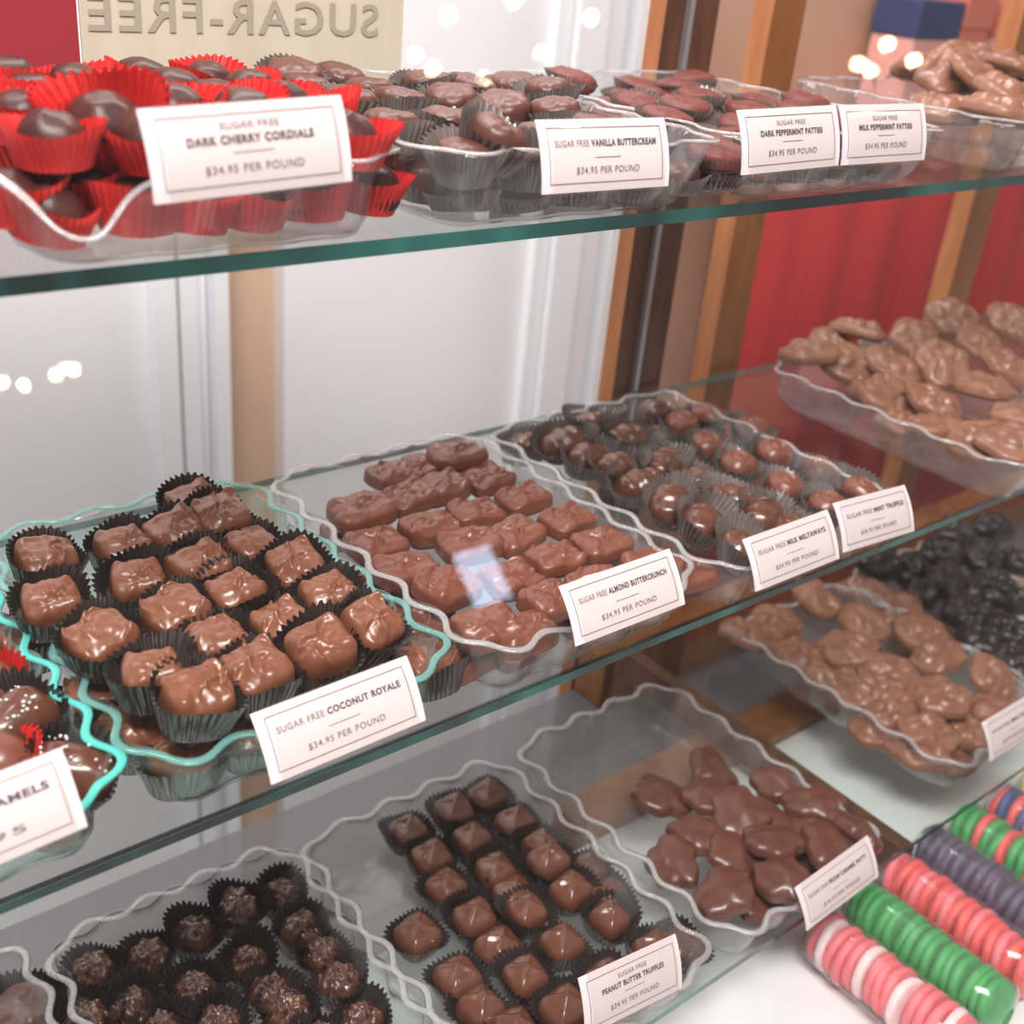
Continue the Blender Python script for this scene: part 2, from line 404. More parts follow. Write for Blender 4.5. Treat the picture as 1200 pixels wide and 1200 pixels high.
# white panelled doors behind the counter and their casing
def moulding(name, x0, x1, steps, m):
    V = []; F = []
    k = len(steps); w = (x1-x0)
    for a, b, d in [(0, 1, .004)]+steps: box(x0+a*w, x0+b*w, 1.2-d, 1.2185, 0, 2.3, V, F)
    return obj(name, mesh(name, V, F, m, False), kind='structure')
struct('door_1', (-.7, .485, 1.195, 1.2195, 0, 2.25), MT['white'])
moulding('trim_1', .485, .572, [(0, .28, .03), (.31, .36, .008), (.38, .62, .02), (.66, .78, .01), (.8, 1, .03)], MT['trimw'])
struct('door_2', (.655, 1.03, 1.195, 1.2195, 0, 2.25), MT['white'])
moulding('trim_2', 1.03, 1.225, [(0, .12, .02), (.14, .4, .03), (.43, .6, .02), (.62, .66, .004), (.7, 1, .026)], MT['trimw'])
# red cloth skirting a table right of the doors, tan wall above
V = []; F = []
n = 120
for i in range(n+1):
    x = 1.235+i/n*2.2; y = 1.05+.012*math.sin(i*.9)+.008*math.sin(i*.37)
    V += [(x, y-.04, .02), (x, y-.036, .7), (x, 1.01, 1.245), (x, 1.115, 1.25)]
for i in range(n):
    for k in range(3): F.append((4*i+k, 4*i+4+k, 4*i+5+k, 4*i+1+k))
red = obj('table_skirt', mesh('table_skirt', V, F, MT['red']), label='red cloth hanging in soft folds behind the right posts of the case', cat='cloth')
sd = red.modifiers.new('thick', 'SOLIDIFY'); sd.thickness = .003
struct('wall_right', (1.226, 4.2, 1.12, 1.215, 0, 2.5), MT['tan'])

# ------------------------------------------------------------------ the display case
case = obj('display_case', None, loc=(0, 0, 0), label='wood framed glass display case holding three levels of chocolate trays', cat='display case')
def part(name, dims, m, label=None, b=0, parent=case):
    o = obj(name, boxmesh(name, dims, m), parent, label=label)
    if b: bevel(o, b)
    return o
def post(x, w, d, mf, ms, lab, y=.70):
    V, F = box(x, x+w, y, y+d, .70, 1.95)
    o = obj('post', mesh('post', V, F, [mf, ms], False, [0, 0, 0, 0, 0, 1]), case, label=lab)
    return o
post(.722, .062, .018, MT['wooddark'], MT['wood'], 'dark brown wooden post, side light painted orange')
post(.853, .043, .022, MT['woodbrown'], MT['wood'], 'brown wooden post, side light painted orange')
post(1.262, .05, .024, MT['woodbrown'], MT['wood'], 'brown wooden post, side light painted orange')
part('metal_track', (.744, .749, .694, .6995, .70, 1.95), principled('grey_metal', (.5, .5, .52), .35, metal=.8), 'grey metal door track')
part('base_panel', (-.5, 1.9, .10, .50, .775, BASE), MT['basew'], 'white laminate deck')
part('back_rail', (.56, 1.9, .5005, .545, .7785, .812), MT['woodbrown'], 'brown wooden rail behind the deck', .002)
part('rear_rail', (.72, 1.9, .655, .695, .7785, .84), MT['woodbrown'], 'brown wooden rear rail', .002)
part('rear_deck', (-.5, 1.9, .5005, .6945, .7745, .778), MT['greyf'], 'grey rear deck')
part('divider_rail', (.742, .756, .3185, .655, .8125, .8435), MT['wooddark'], 'dark rail under the joint of the glass', .001)
part('plinth', (-.5, 1.9, .12, .69, .02, .7745), MT['white'], 'white cabinet base')
# slanted front pane
pz0, py0, pz1, py1 = .80, .135, 1.62, .505
def pane_y(z): return py0+(py1-py0)*(z-pz0)/(pz1-pz0)
V = [(-.5, py0, pz0), (1.9, py0, pz0), (1.9, py1, pz1), (-.5, py1, pz1)]
V += [(x, y-.0048, z+.0022) for x, y, z in V]
F = [(0, 1, 2, 3), (4, 7, 6, 5), (0, 4, 5, 1), (1, 5, 6, 2), (2, 6, 7, 3), (3, 7, 4, 0)]
obj('front_pane', mesh('front_pane', V, F, MT['pane'], False), case, label='clear slanted front glass')
# glass shelves: clear faces, green cut edges
def shelf(x0, x1, y0, y1, ztop, label, th=.0055, mi=(0, 0, 1, 1, 1, 1)):
    V, F = box(x0, x1, y0, y1, ztop-th, ztop)
    o = obj('glass_shelf', mesh('glass_shelf', V, F, [MT['glass'], MT['edge']], False, list(mi)), label=label, cat='shelf')
    return o
shelf(-.5, 1.9, YT, .69, TOP, 'topmost long glass shelf with green cut edge, under the cherry cordials', .0075)
shelf(-.5, 1.9, YM, .69, MID, 'middle long glass shelf with green cut edge, under the coconut royale tray')
shelf(-.5, .7445, YL, .652, LOW, 'lowest glass shelf under the peanut butter truffle tray', .006, (0, 0, 1, 0, 1, 1))
shelf(.7465, 1.9, YL, .652, LOW, 'lowest glass shelf under the milk nut cluster tray at right', .006, (0, 0, 1, 1, 1, 0))

# ------------------------------------------------------------------ trays
def tray(cx, yf, z, label, **k):
    l = k.get('l', .242)
    return make_tray((cx, yf+l/2, z+.0002), k.pop('rot', 0), label, **k)
tray(.052, .385, MID, 'clear tray, aqua light painted on rim, at far left of the middle shelf', teal=True, rot=1)
tray(.232, .389, MID, 'clear tray of coconut royale squares, aqua light painted on rim', teal=2)
tray(.4125, .382, MID, 'clear scalloped tray of almond buttercrunch slabs')
tray(.607, .377, MID, 'clear scalloped tray of ribbed meltaways and mint truffles', w=.196)
tray(.045, .330, LOW, 'clear tray at bottom left corner holding round cups', w=.16)
tray(.222, .318, LOW, 'clear scalloped tray of rough nutty truffles on lowest shelf')
tray(.404, .310, LOW, 'clear scalloped tray of peanut butter truffles on lowest shelf', w=.180)
tray(.601, .312, LOW, 'half empty clear tray of smooth pecan patties', w=.176)
tray(.215, .432, TOP, 'clear tray of cherry cordials in red cups on top shelf', dip=.024)
tray(.412, .432, TOP, 'clear scalloped tray of vanilla buttercreams on top shelf', w=.19)
tray(.625, .432, TOP, 'clear scalloped tray of peppermint patties on top shelf', w=.20)
tray(.020, .432, TOP, 'empty clear tray at far left of top shelf')
tray(.925, .372, MID, 'clear tray of pale milk nut clusters on middle shelf at right', w=.175, l=.25)
tray(.900, .330, LOW, 'clear tray of milk nut clusters on lowest shelf at right', w=.178, l=.25)
tray(1.085, .335, LOW, 'clear tray of black chocolate clusters at right edge of lowest shelf', w=.178, l=.25)
tray(.900, .440, TOP, 'clear tray of large swirled milk chocolate pieces on top shelf at right', w=.17, l=.20)

# ------------------------------------------------------------------ candies
ORD = ['first', 'second', 'third', 'fourth', 'fifth', 'sixth', 'seventh', 'eighth', 'ninth', 'tenth', 'eleventh', 'twelfth']
def place(kind, cat, desc, trayname, group, pts, zc, variants, cups=None, cupname='black pleated paper cup', tilt=9, hh=.018, face=0, extra=None, yaw=25, yr=None, floor=None, rowh=.036, sink=0):
    """pts: picture spots of pieces lying zc above a shelf; each becomes a piece in the room, with its own cup when cups is given"""
    items = []
    rnd = random.Random(sum(map(ord, trayname+kind))*7+len(pts))
    for i, p in enumerate(pts):
        z = zc+(p[2] if len(p) > 2 else 0)
        P = at(p[0], p[1], z) if p[0] > 5 or p[0] < 0 else np.array([p[0], p[1], z])
        if yr:                                               # keep the piece between the tray's front and back walls
            low = floor is not None and z < floor+.014          # the wall leans in towards the bottom
            Yc = min(max(P[1], yr[0]+(.014 if low else 0)), yr[1])
            if Yc != P[1]:
                P = at(p[0], p[1], Y=Yc) if p[0] > 5 or p[0] < 0 else np.array([P[0], Yc, P[2]])
                if floor and P[2] < floor: P = np.array([P[0], P[1], floor])
                z = P[2]
        items.append([P[0], P[1], z, i, p])
    items.sort(key=lambda q: q[1])
    rows = []; cur = []
    for it in items:
        if cur and it[1]-cur[0][1] > rowh: rows.append(cur); cur = []
        cur.append(it)
    if cur: rows.append(cur)
    for r, row in enumerate(rows):
        row.sort(key=lambda q: q[0])
        for c, (x, y, z, i, p) in enumerate(row):
            rw = 'front row' if r == 0 else ORD[r]+' row from front'
            spot = (ORD[c]+' from left in '+rw) if len(row) > 1 else 'alone in '+rw
            v = variants[rnd.randrange(len(variants))]
            o = p[3] if len(p) > 3 else {}
            tx = o.get('tx', rnd.uniform(-tilt, tilt)+face); ty = o.get('ty', rnd.uniform(-tilt, tilt)); rz = o.get('rz', rnd.uniform(-yaw, yaw))
            q = Matrix.Rotation(R(rz), 4, 'Z'); tl = Matrix.Rotation(R(tx), 4, 'X') @ Matrix.Rotation(R(ty), 4, 'Y')
            mtx = Matrix.Translation((x, y, z)) @ tl @ q @ Matrix.Translation((0, 0, -hh*.75))
            s = o.get('s', rnd.uniform(.95, 1.06))
            ch = obj(kind, v, mat=mtx @ Matrix.Diagonal((s, s, s*rnd.uniform(.92, 1.05), 1)), label=f'{desc}, {spot}, {trayname}', cat=cat, group=group)
            if extra: extra(ch, i)
            if cups and not o.get('nocup'):
                cs = o.get('cs', rnd.uniform(.94, 1.06)); cv = cups[rnd.randrange(len(cups))]
                cx = Matrix.Rotation(R(rnd.uniform(-6, 6)+o.get('cx', 0)), 4, 'X') @ Matrix.Rotation(R(rnd.uniform(-6, 6)+o.get('cy', 0)), 4, 'Y')
                cm = Matrix.Translation((x, y, z)) @ tl @ cx @ Matrix.Rotation(R(rz+rnd.uniform(-8, 8)), 4, 'Z') @ Matrix.Translation((0, 0, -hh*.75-.0012-sink))
                obj('candy_cup', cv, mat=cm @ Matrix.Diagonal((cs, cs, cs*rnd.uniform(.9, 1.1), 1)), label=f'{cupname}, {spot}, {trayname}', cat='paper cup', group=cupname+'s, '+trayname)

sqcup = [cup_mesh('square_cup', MT['blackcup'], .0162, .0208, .0175, 36, 2.9, s) for s in range(4)]
rdcup = [cup_mesh('round_cup', MT['blackcup'], .0130, .0195, .0215, 32, 2.0, s+9) for s in range(4)]
gycup = [cup_mesh('grey_cup', MT['greycup'], .0135, .0205, .016, 32, 2.0, s+19) for s in range(4)]
ovcup = [cup_mesh('oval_grey_cup', MT['greycup'], .0145, .0225, .0195, 36, 2.1, s+79, 1.2) for s in range(4)]
lowcup = [cup_mesh('low_grey_cup', MT['greycup'], .0155, .0195, .0095, 36, 2.0, s+59) for s in range(4)]
redcup = [cup_mesh('red_cup', MT['redcup'], .0148, .0202, .0182, 34, 2.0, s+29) for s in range(4)]
smcup = [cup_mesh('small_cup', MT['blackcup'], .0145, .0195, .013, 34, 3.0, s+39) for s in range(4)]
def variants(nm, style, w, d, h, n, m, k=5, seed=0): return [choc(nm, style, w*(1+.05*((i*7) % 3-1)), d*(1+.04*((i*5) % 3-1)), h, n, m, seed+i) for i in range(k)]

# coconut royale
coco = variants('coconut_square', 'curl', .0305, .0295, .021, 4.4, MT['milk'], 7, 1)
coco_top = [(55, 650), (145, 638), (203, 622), (258, 603, .004), (226, 586), (297, 637), (162, 678), (234, 660), (346, 660), (60, 702), (275, 690), (206, 714), (385, 695),
            (118, 745, .004), (330, 727), (254, 748), (437, 730, .002, {'tx': 22, 'ty': 14}), (178, 781, .006), (376, 757, .002), (300, 785, 0), (232, 812, .004, {'tx': 12})]
place('coconut_chocolate', 'chocolate', 'curled milk chocolate square', 'coconut royale tray', 'coconut royale squares', coco_top, MID+.050, coco, sqcup, face=8, tilt=8, hh=.019, yaw=16, yr=(.405,.62), floor=MID+0.0172)
coco_low = [(160, 852), (213, 890), (290, 868), (350, 848), (500, 782), (425, 800), (118, 812), (30, 745)]
place('coconut_chocolate', 'chocolate', 'shaded milk chocolate square underneath', 'coconut royale tray', 'coconut royale squares, lower layer', coco_low, MID+.021, coco, sqcup, 'black paper cup underneath', tilt=6, hh=.019, yaw=16, yr=(.405,.62), floor=MID+0.0172)

# caramels at far left
car = variants('salted_caramel', 'dome', .040, .026, .021, 3.4, MT['mid'], 2, 60)
def salt(ch, i):
    rnd = random.Random(i+5); V = []; F = []
    for _ in range(26):
        u, v = rnd.uniform(-.016, .016), rnd.uniform(-.0095, .0095); s = rnd.uniform(.0003, .0007); z = .0212-.007*abs(u/.020)**3-.006*abs(v/.013)**3
        box(u-s, u+s, v-s, v+s, z, z+s*1.6, V, F)
    obj('salt_flakes', mesh('salt_flakes', V, F, MT['salt'], False), ch, label='scattered white salt crystals', kind='stuff')
place('caramel_chocolate', 'chocolate', 'salt sprinkled caramel bar', 'aqua rimmed tray', 'salted caramels', [(88, 890, .0, {'rz': -38, 'tx': 10, 'ty': 8, 'cx': 8, 'cy': 10, 'cs': 1.05}), (14, 835, .006, {'rz': 20, 'cs': 1.05})], MID+.034, car, sqcup, extra=salt, hh=.022, yr=(.40,.6), floor=MID+0.0195)  # aqua in the tray name is painted light, not plastic colour
rcar = variants('red_caramel', 'dome', .032, .03, .02, 2.6, MT['milkred'], 2, 66)
place('caramel_chocolate', 'chocolate', 'reddish caramel in red cup', 'aqua rimmed tray', 'caramels in red cups', [(-8, 885, 0), (-20, 800, 0)], MID+.036, rcar, redcup, 'red pleated paper cup', yr=(.40,.6), floor=MID+0.0165)
place('caramel_chocolate', 'chocolate', 'plain caramel underneath', 'aqua rimmed tray', 'plain caramels', [(60, 950), (30, 880)], MID+.018, rcar, rdcup, yr=(.40,.6), floor=MID+0.0165)

# almond buttercrunch
slab = variants('buttercrunch_slab', 'slab', .0385, .0285, .014, 5.5, MT['milkred'], 8, 20)
place('buttercrunch_slab', 'toffee', 'chocolate coated toffee slab', 'almond buttercrunch tray', 'almond buttercrunch slabs',
      [(424, 594, .006, {'rz': 0, 'tx': 4}), (480, 578, .004), (464, 553, 0), (517, 567, 0), (505, 544, -.002), (536, 530, .006), (571, 556, 0), (442, 632), (506, 614), (558, 598), (613, 580), (476, 662), (551, 634), (604, 622),
       (665, 605, .002), (526, 684), (601, 673), (652, 649), (706, 632), (648, 697), (700, 678), (765, 655, .004), (573, 730), (612, 738, -.003), (806, 668, -.006), (690, 718, -.008), (735, 700, -.008)],
      MID+.034, slab, None, tilt=6, face=3, yaw=12, hh=.014, yr=(.40,.61), floor=MID+0.0135)
place('buttercrunch_slab', 'toffee', 'shaded toffee slab underneath', 'almond buttercrunch tray', 'almond buttercrunch slabs, lower layer',
      [(410, 620), (440, 680), (500, 725), (545, 765), (470, 700), (600, 770), (790, 690)], MID+.014, slab, None, tilt=3, yaw=10, hh=.014, yr=(.40,.61), floor=MID+0.0135)

# meltaways and mint truffles
melt = variants('meltaway_oval', 'ribs', .040, .028, .020, 2.3, MT['mid'], 5, 40)
place('meltaway_chocolate', 'chocolate', 'ribbed oval chocolate', 'milk meltaways tray', 'milk meltaways',
      [(695, 490, .004), (661, 512, .004), (690, 529), (738, 508), (724, 540), (780, 538), (752, 562, -.004), (821, 558, -.004), (787, 584, .004, {'rz': 40}), (861, 577, .002), (827, 606, .002, {'rz': 30}), (897, 598), (932, 618, -.004), (874, 636, 0, {'rz': 70, 'tx': 15}), (615, 515, -.006)],
      MID+.033, melt, ovcup, 'grey brown pleated paper cup', tilt=10, face=8, hh=.02, yaw=45, yr=(.395,.61), floor=MID+0.018)
mint = variants('mint_truffle', 'spiral', .028, .028, .020, 2.6, MT['milkred'], 4, 50)
place('mint_truffle', 'chocolate', 'round chocolate with swirled top', 'mint truffle side', 'mint truffles',
      [(832, 517), (866, 540, -.003), (909, 528), (882, 500), (923, 564), (971, 586), (1010, 570, .003), (961, 545, -.005), (830, 482), (800, 492, -.004)],
      MID+.033, mint, gycup, 'grey brown pleated paper cup', tilt=10, face=8, hh=.02, yr=(.395,.61), floor=MID+0.018)
dk = variants('dark_mint_truffle', 'dome', .030, .028, .019, 2.6, MT['brown'], 2, 57)
place('mint_truffle', 'chocolate', 'glossy dark truffle', 'mint truffle side', 'dark truffle at the back', [(770, 475)], MID+.033, dk, None, yr=(.395,.61), floor=MID+0.0165)

# peanut butter truffles
pb = variants('pyramid_truffle', 'pyramid', .0290, .0280, .020, 3.8, MT['truf'], 6, 70)
place('pyramid_truffle', 'chocolate', 'pyramid topped truffle', 'peanut butter truffle tray', 'peanut butter truffles',
      [(479, 968), (533, 944), (572, 926), (507, 999), (554, 977), (605, 957), (524, 1033), (583, 1012), (636, 986, .002), (643, 1002, .008), (690, 1014, -.002), (670, 1036, .006), (557, 1069), (619, 1060, .006), (489, 1088), (587, 1104, -.002),
       (717, 1069, .005), (661, 1099, .006), (537, 1138), (617, 1136, .004), (713, 1142, .008), (770, 1106, .004), (795, 1116, -.002), (565, 1174), (663, 1174, .006), (606, 1198, -.002), (604, 1040, -.002), (716, 1044, -.003)],
      LOW+.020, pb, smcup, tilt=5, face=4, hh=.02, yaw=8, yr=(.33,.545), floor=LOW+0.018)

# nutty truffles
rock = variants('nutty_truffle', 'rough', .028, .028, .024, 2.1, MT['rock'], 6, 80)
def flakes(ch, i):
    if i % 3: return
    rnd = random.Random(i); V = []; F = []
    for _ in range(7):
        u, v = rnd.uniform(-.007, .007), rnd.uniform(-.007, .007); s = rnd.uniform(.0005, .0012); z = .0235-90*(u*u+v*v)
        box(u-s, u+s, v-s*.6, v+s*.6, z, z+.0012, V, F)
    obj('nut_flakes', mesh('nut_flakes', V, F, MT['nutflake'], False), ch, label='small golden nut flakes', kind='stuff')
place('nutty_truffle', 'chocolate', 'rough nut studded truffle', 'lower left truffle tray', 'rough nut studded truffles',
      [(106, 1133), (173, 1117), (229, 1087), (279, 1060), (331, 1043), (354, 1086), (290, 1123), (379, 1112), (229, 1156), (154, 1174), (398, 1146), (319, 1158), (338, 1180), (258, 1196), (423, 1190), (100, 1190), (190, 1205), (375, 1215)],
      LOW+.024, rock, rdcup, tilt=8, face=6, hh=.024, yaw=90, extra=flakes, yr=(.335,.55), floor=LOW+0.021)
place('peanut_cup', 'chocolate', 'large round smooth peanut cup', 'bottom left corner tray', 'peanut cups', [(28, 1182)], LOW+.022, variants('peanut_cup', 'disc', .046, .046, .018, 2, MT['brown'], 1, 90),
      [cup_mesh('wide_cup', MT['blackcup'], .021, .027, .018, 44, 2, 77)], hh=.018, tilt=2)

# pecan patties
pec = variants('pecan_patty', 'patty', .050, .041, .014, 2.1, MT['patty'], 7, 100)
place('pecan_patty', 'chocolate', 'smooth lobed pecan patty', 'half empty pecan tray', 'pecan patties',
      [(776, 930, -.004), (838, 907, -.004, {'tx': 30}), (831, 930, .004), (866, 951, .014, {'ty': -18}), (911, 914, .006), (955, 938, .012), (897, 953, .006), (821, 975, .006), (787, 1008, .006, {'ty': -25}), (862, 998, .008), (907, 983, .016),
       (848, 1043, .012), (921, 1030, .012), (976, 992, .016, {'rz': 60}), (1006, 972, .008, {'ty': 40}), (880, 1082, .002), (948, 970, .004), (880, 1015, 0), (940, 1055, -.004)],
      LOW+.022, pec, None, tilt=12, hh=.012, yaw=90, yr=(.33,.54), floor=LOW+0.012)

# nut clusters at right
clu = variants('nut_cluster', 'cluster', .058, .048, .014, 2.1, MT['cluster'], 7, 120)
place('nut_cluster', 'chocolate', 'lumpy milk nut cluster', 'lower right cluster tray', 'milk nut clusters on the lowest shelf',
      [(1011, 684), (962, 695), (1014, 722, .012), (1050, 705), (912, 722, .004), (993, 752, .014), (936, 758), (1082, 735, .008), (1100, 762, .010), (1042, 782, .012), (972, 782, -.002), (1003, 800, 0), (1045, 820, .002), (1104, 808, .014),
       (1166, 822, .006), (1172, 790, .012, {'tx': 30}), (1035, 845, -.008), (1093, 850, .004), (1075, 868, -.008), (1110, 882, -.006), (880, 735, -.006), (1140, 850, -.004)],
      LOW+.036, clu, None, tilt=14, hh=.02, yaw=90, rowh=.045, yr=(.35,.57), floor=LOW+0.018)
clm = variants('nut_cluster', 'cluster', .058, .048, .013, 2.1, MT['cluster'], 5, 130)
place('nut_cluster', 'chocolate', 'pale nut cluster', 'middle right cluster tray', 'pale nut clusters on the middle shelf',
      [(950, 405), (1002, 420, .002), (1008, 380, .012, {'tx': -8}), (1028, 447, -.006), (1052, 422, .006), (1046, 465, -.012), (1076, 392, .010), (1108, 420, .012), (1100, 462, .004), (1155, 445, .014), (1150, 392, .014), (1190, 372, .018), (1188, 425, .012),
       (1150, 508, -.002), (1188, 510, .006), (1100, 492, -.010), (1196, 478, .010), (1060, 488, -.016), (985, 400, 0), (1120, 365, .018)],
      MID+.046, clm, None, tilt=18, face=8, hh=.018, yaw=90, rowh=.045, yr=(.395,.61), floor=MID+0.0165)
blk = variants('black_cluster', 'cluster', .052, .044, .020, 2.1, MT['blackcl'], 4, 140)
place('nut_cluster', 'chocolate', 'black chocolate cluster', 'tray at right edge', 'black chocolate clusters',
      [(1032, 655, -.012), (1070, 663), (1105, 645, .004), (1110, 676, .006), (1155, 650, .006), (1165, 685, .012), (1085, 692), (1137, 715, .004), (1182, 738, .004), (1192, 700, .008), (1132, 690, .010), (1195, 655, .008), (1190, 772, -.008), (1150, 745, -.006), (1120, 620, .004), (1165, 615, .006)],
      LOW+.036, blk, None, tilt=14, hh=.02, yaw=90, rowh=.045, yr=(.355,.58), floor=LOW+0.018)
big = variants('swirled_piece', 'cluster', .075, .055, .014, 2.1, MT['cluster'], 3, 150)
place('chocolate_bark', 'chocolate', 'large swirled milk chocolate piece', 'upper right tray', 'large swirled milk chocolate pieces',
      [(1120, 75, .008, {'tx': 20}), (1160, 88, .004, {'tx': 30}), (1195, 70, .010), (1110, 118, -.014), (1180, 120, -.006), (1150, 62, .008, {'tx': 25}), (1085, 70, .0), (1190, 100, .004)],
      TOP+.050, big, None, tilt=16, hh=.02, yaw=60, yr=(.46,.63), floor=TOP+0.018)

# cherry cordials
cher = variants('cherry_cordial', 'dome', .0295, .0295, .021, 2.3, MT['dark'], 5, 160)
place('cherry_cordial', 'chocolate', 'dark cherry cordial', 'dark cherry cordials tray', 'dark cherry cordials',
      [(8, 88), (85, 92), (169, 88), (246, 88), (33, 104), (119, 104), (204, 99), (290, 98), (25, 122, .002), (160, 115), (250, 109), (121, 137, .002, {'tx': 18, 'ty': -12, 'cs': 1.25}), (206, 122, .002), (288, 127, .001), (369, 130, .002), (330, 112), (60, 150, .001), (175, 150, .001), (240, 150), (305, 150), (360, 158), (410, 152)],
      TOP+.046, cher, redcup, 'red pleated paper cup', tilt=8, hh=.018, sink=-.0005, yr=(.452,.665), floor=TOP+0.0165)
place('cherry_cordial', 'chocolate', 'half hidden cherry cordial', 'dark cherry cordials tray', 'dark cherry cordials, lower layer',
      [(31, 175), (92, 203), (160, 225), (60, 236), (228, 228), (296, 222), (365, 216), (432, 208), (15, 215), (420, 175), (20, 150)],
      TOP+.026, cher, redcup, 'red paper cup underneath', tilt=5, hh=.018, yr=(.452,.665), floor=TOP+0.0165)

# vanilla buttercreams
van = variants('vanilla_buttercream', 'disc', .031, .031, .017, 2.2, MT['darkmatte'], 5, 170)
place('buttercream_chocolate', 'chocolate', 'dark round buttercream', 'vanilla buttercream tray', 'vanilla buttercreams',
      [(346, 82, .004), (402, 84), (433, 98), (360, 96), (410, 108), (471, 110), (460, 136, .002), (500, 90, .003), (555, 94, .004), (530, 108), (590, 118), (525, 138), (588, 153, .002, {'tx': 16, 'ty': 20, 'cs': 1.1}), (642, 98, .003), (650, 122), (640, 152), (702, 148), (600, 92), (545, 170), (620, 178), (690, 172), (745, 165)],
      TOP+.042, van, gycup, 'grey brown pleated paper cup', tilt=9, face=3, hh=.017, sink=.003, yr=(.452,.665), floor=TOP+0.0158)
place('buttercream_chocolate', 'chocolate', 'half hidden buttercream', 'vanilla buttercream tray', 'vanilla buttercreams, lower layer',
      [(480, 170), (540, 212), (608, 216), (672, 212), (735, 206), (500, 195), (790, 195)], TOP+.020, van, lowcup, 'grey brown pleated paper cup', tilt=4, hh=.017, yr=(.452,.665), floor=TOP+0.0158)

# peppermint patties
pep = variants('peppermint_patty', 'disc', .034, .034, .012, 2.0, MT['peppermint'], 5, 180)
place('peppermint_patty', 'chocolate', 'flat round peppermint patty', 'peppermint patties trays', 'peppermint patties',
      [(.545+.042*a+.012*((b*3+a) % 3-1), .466+.037*b+.006*((a*2+b) % 3-1), .006*((a+2*b) % 3-1)) for b in range(6) for a in range(5)],
      TOP+.033, pep, lowcup, 'grey brown pleated paper cup', tilt=6, face=2, hh=.012, yr=(.452,.665), floor=TOP+0.012)
place('peppermint_patty', 'chocolate', 'half hidden peppermint patty', 'peppermint patties trays', 'peppermint patties, lower layer',
      [(.54+.04*a, .452, 0) for a in range(5)], TOP+.014, pep, lowcup, 'grey brown cup underneath', tilt=4, hh=.012, yr=(.452,.665), floor=TOP+0.012)

# ------------------------------------------------------------------ jelly slices in clear sleeves
def jelly_slice(m, r, th, seed):
    rnd = random.Random(seed); n = 36; rings = []
    for y, k in [(-th/2, .84), (-th/2+.0006, .96), (-th*.15, 1), (th*.15, 1), (th/2-.0006, .96), (th/2, .84)]:
        rings.append([(r*k*math.cos(2*math.pi*j/n)*(1+.02*math.sin(3*j)), y, r*k*math.sin(2*math.pi*j/n)*.93) for j in range(n)])
    V, F = loft(rings, True, True); return mesh('jelly_slice', V, F, m)
slices = {k: [jelly_slice(MT[k], .0215, .0072, i) for i in range(2)] for k in ('g_pink', 'g_green', 'g_red', 'g_purple', 'g_blue', 'g_yellow', 'frost')}
def sleeve(x, yf, n, cols, label, z=BASE+.0008, r=.0215, rot=0):
    root = obj('candy_sleeve', None, loc=(x, yf, z), label=label, cat='candy pack', group='sleeves of sugared jelly slices'); root.rotation_euler.z = R(rot)
    rnd = random.Random(int(x*1000))
    for i in range(n):
        m = Matrix.Translation((rnd.uniform(-.0022, .0022), i*.0082+.004, r*.95+.001+rnd.uniform(0, .0022))) @ Matrix.Rotation(R(rnd.uniform(-22, -2)), 4, 'X') @ Matrix.Rotation(R(rnd.uniform(-5, 5)), 4, 'Z')
        obj('jelly_slice', slices[cols[i % len(cols)]][i % 2], root, mat=m)
    N = 30; rings = []
    L = n*.0082
    for y, k in [(-.006, .35), (-.004, .8), (0, 1.08), (L*.18, 1.12), (L*.3, 1.08), (L*.45, 1.13), (L*.6, 1.09), (L*.75, 1.13), (L, 1.07), (L+.005, .8), (L+.007, .35)]:
        rings.append([(r*k*math.cos(2*math.pi*j/N)*(1+.022*math.sin(5*j+y*300)), y, r*.95+.0015+r*k*.95*math.sin(2*math.pi*j/N)) for j in range(N)])
    V, F = loft(rings, False, False)
    obj('wrapper', mesh('wrapper', V, F, MT['wrap']), root, label='crinkled clear plastic wrap')
sleeve(.631, .190, 15, ['g_pink', 'frost', 'g_pink', 'g_pink'], 'clear sleeve of pink sugared jelly slices, leftmost on the white deck')
sleeve(.683, .192, 15, ['g_green'], 'clear sleeve of green jelly slices between pink and red sleeves')
sleeve(.735, .196, 15, ['g_red', 'g_red', 'g_pink'], 'clear sleeve of red jelly slices right of green sleeve')
sleeve(.787, .200, 15, ['g_purple'], 'clear sleeve of dark purple jelly slices')
sleeve(.839, .205, 14, ['g_green', 'g_green', 'g_red'], 'clear sleeve of green and red jelly slices behind purple sleeve')
sleeve(.891, .210, 13, ['g_red', 'g_blue', 'g_red', 'g_pink', 'g_blue'], 'clear sleeve of red and blue jelly slices')
sleeve(.943, .225, 11, ['g_yellow', 'g_yellow', 'g_red'], 'clear sleeve of yellow jelly slices at right edge')

# ------------------------------------------------------------------ signs
def sign(bl, br, Y, lines, label, lean=30, price='$34.95 PER POUND'):
    Y0, Y = Y, Y-.022
    """set from its lower corners on the front edge of a shelf"""
    a = at(*bl, Y=Y); b = at(*br, Y=Y); c = (a+b)/2
    k = np.linalg.norm(b-a) if False else 1
    return price_sign((c[0], Y, c[2]), (0, math.degrees(math.atan2(-(b[2]-a[2]), b[0]-a[0])), 0), lines, price, label, lean, scale=Y/Y0)
SF = ('SUGAR FREE', False)
sign((188, 240), (412, 213), YT-.008, [[SF], [('DARK CHERRY CORDIALS', True)]], 'white price card reading dark cherry cordials', 14)
sign((640, 228), (785, 218), YT-.008, [[SF, ('VANILLA BUTTERCREAM', True)]], 'white price card reading vanilla buttercream', 18)
sign((875, 205), (983, 194), YT-.008, [[SF], [('DARK PEPPERMINT PATTIES', True)]], 'white price card reading dark peppermint patties', 18)
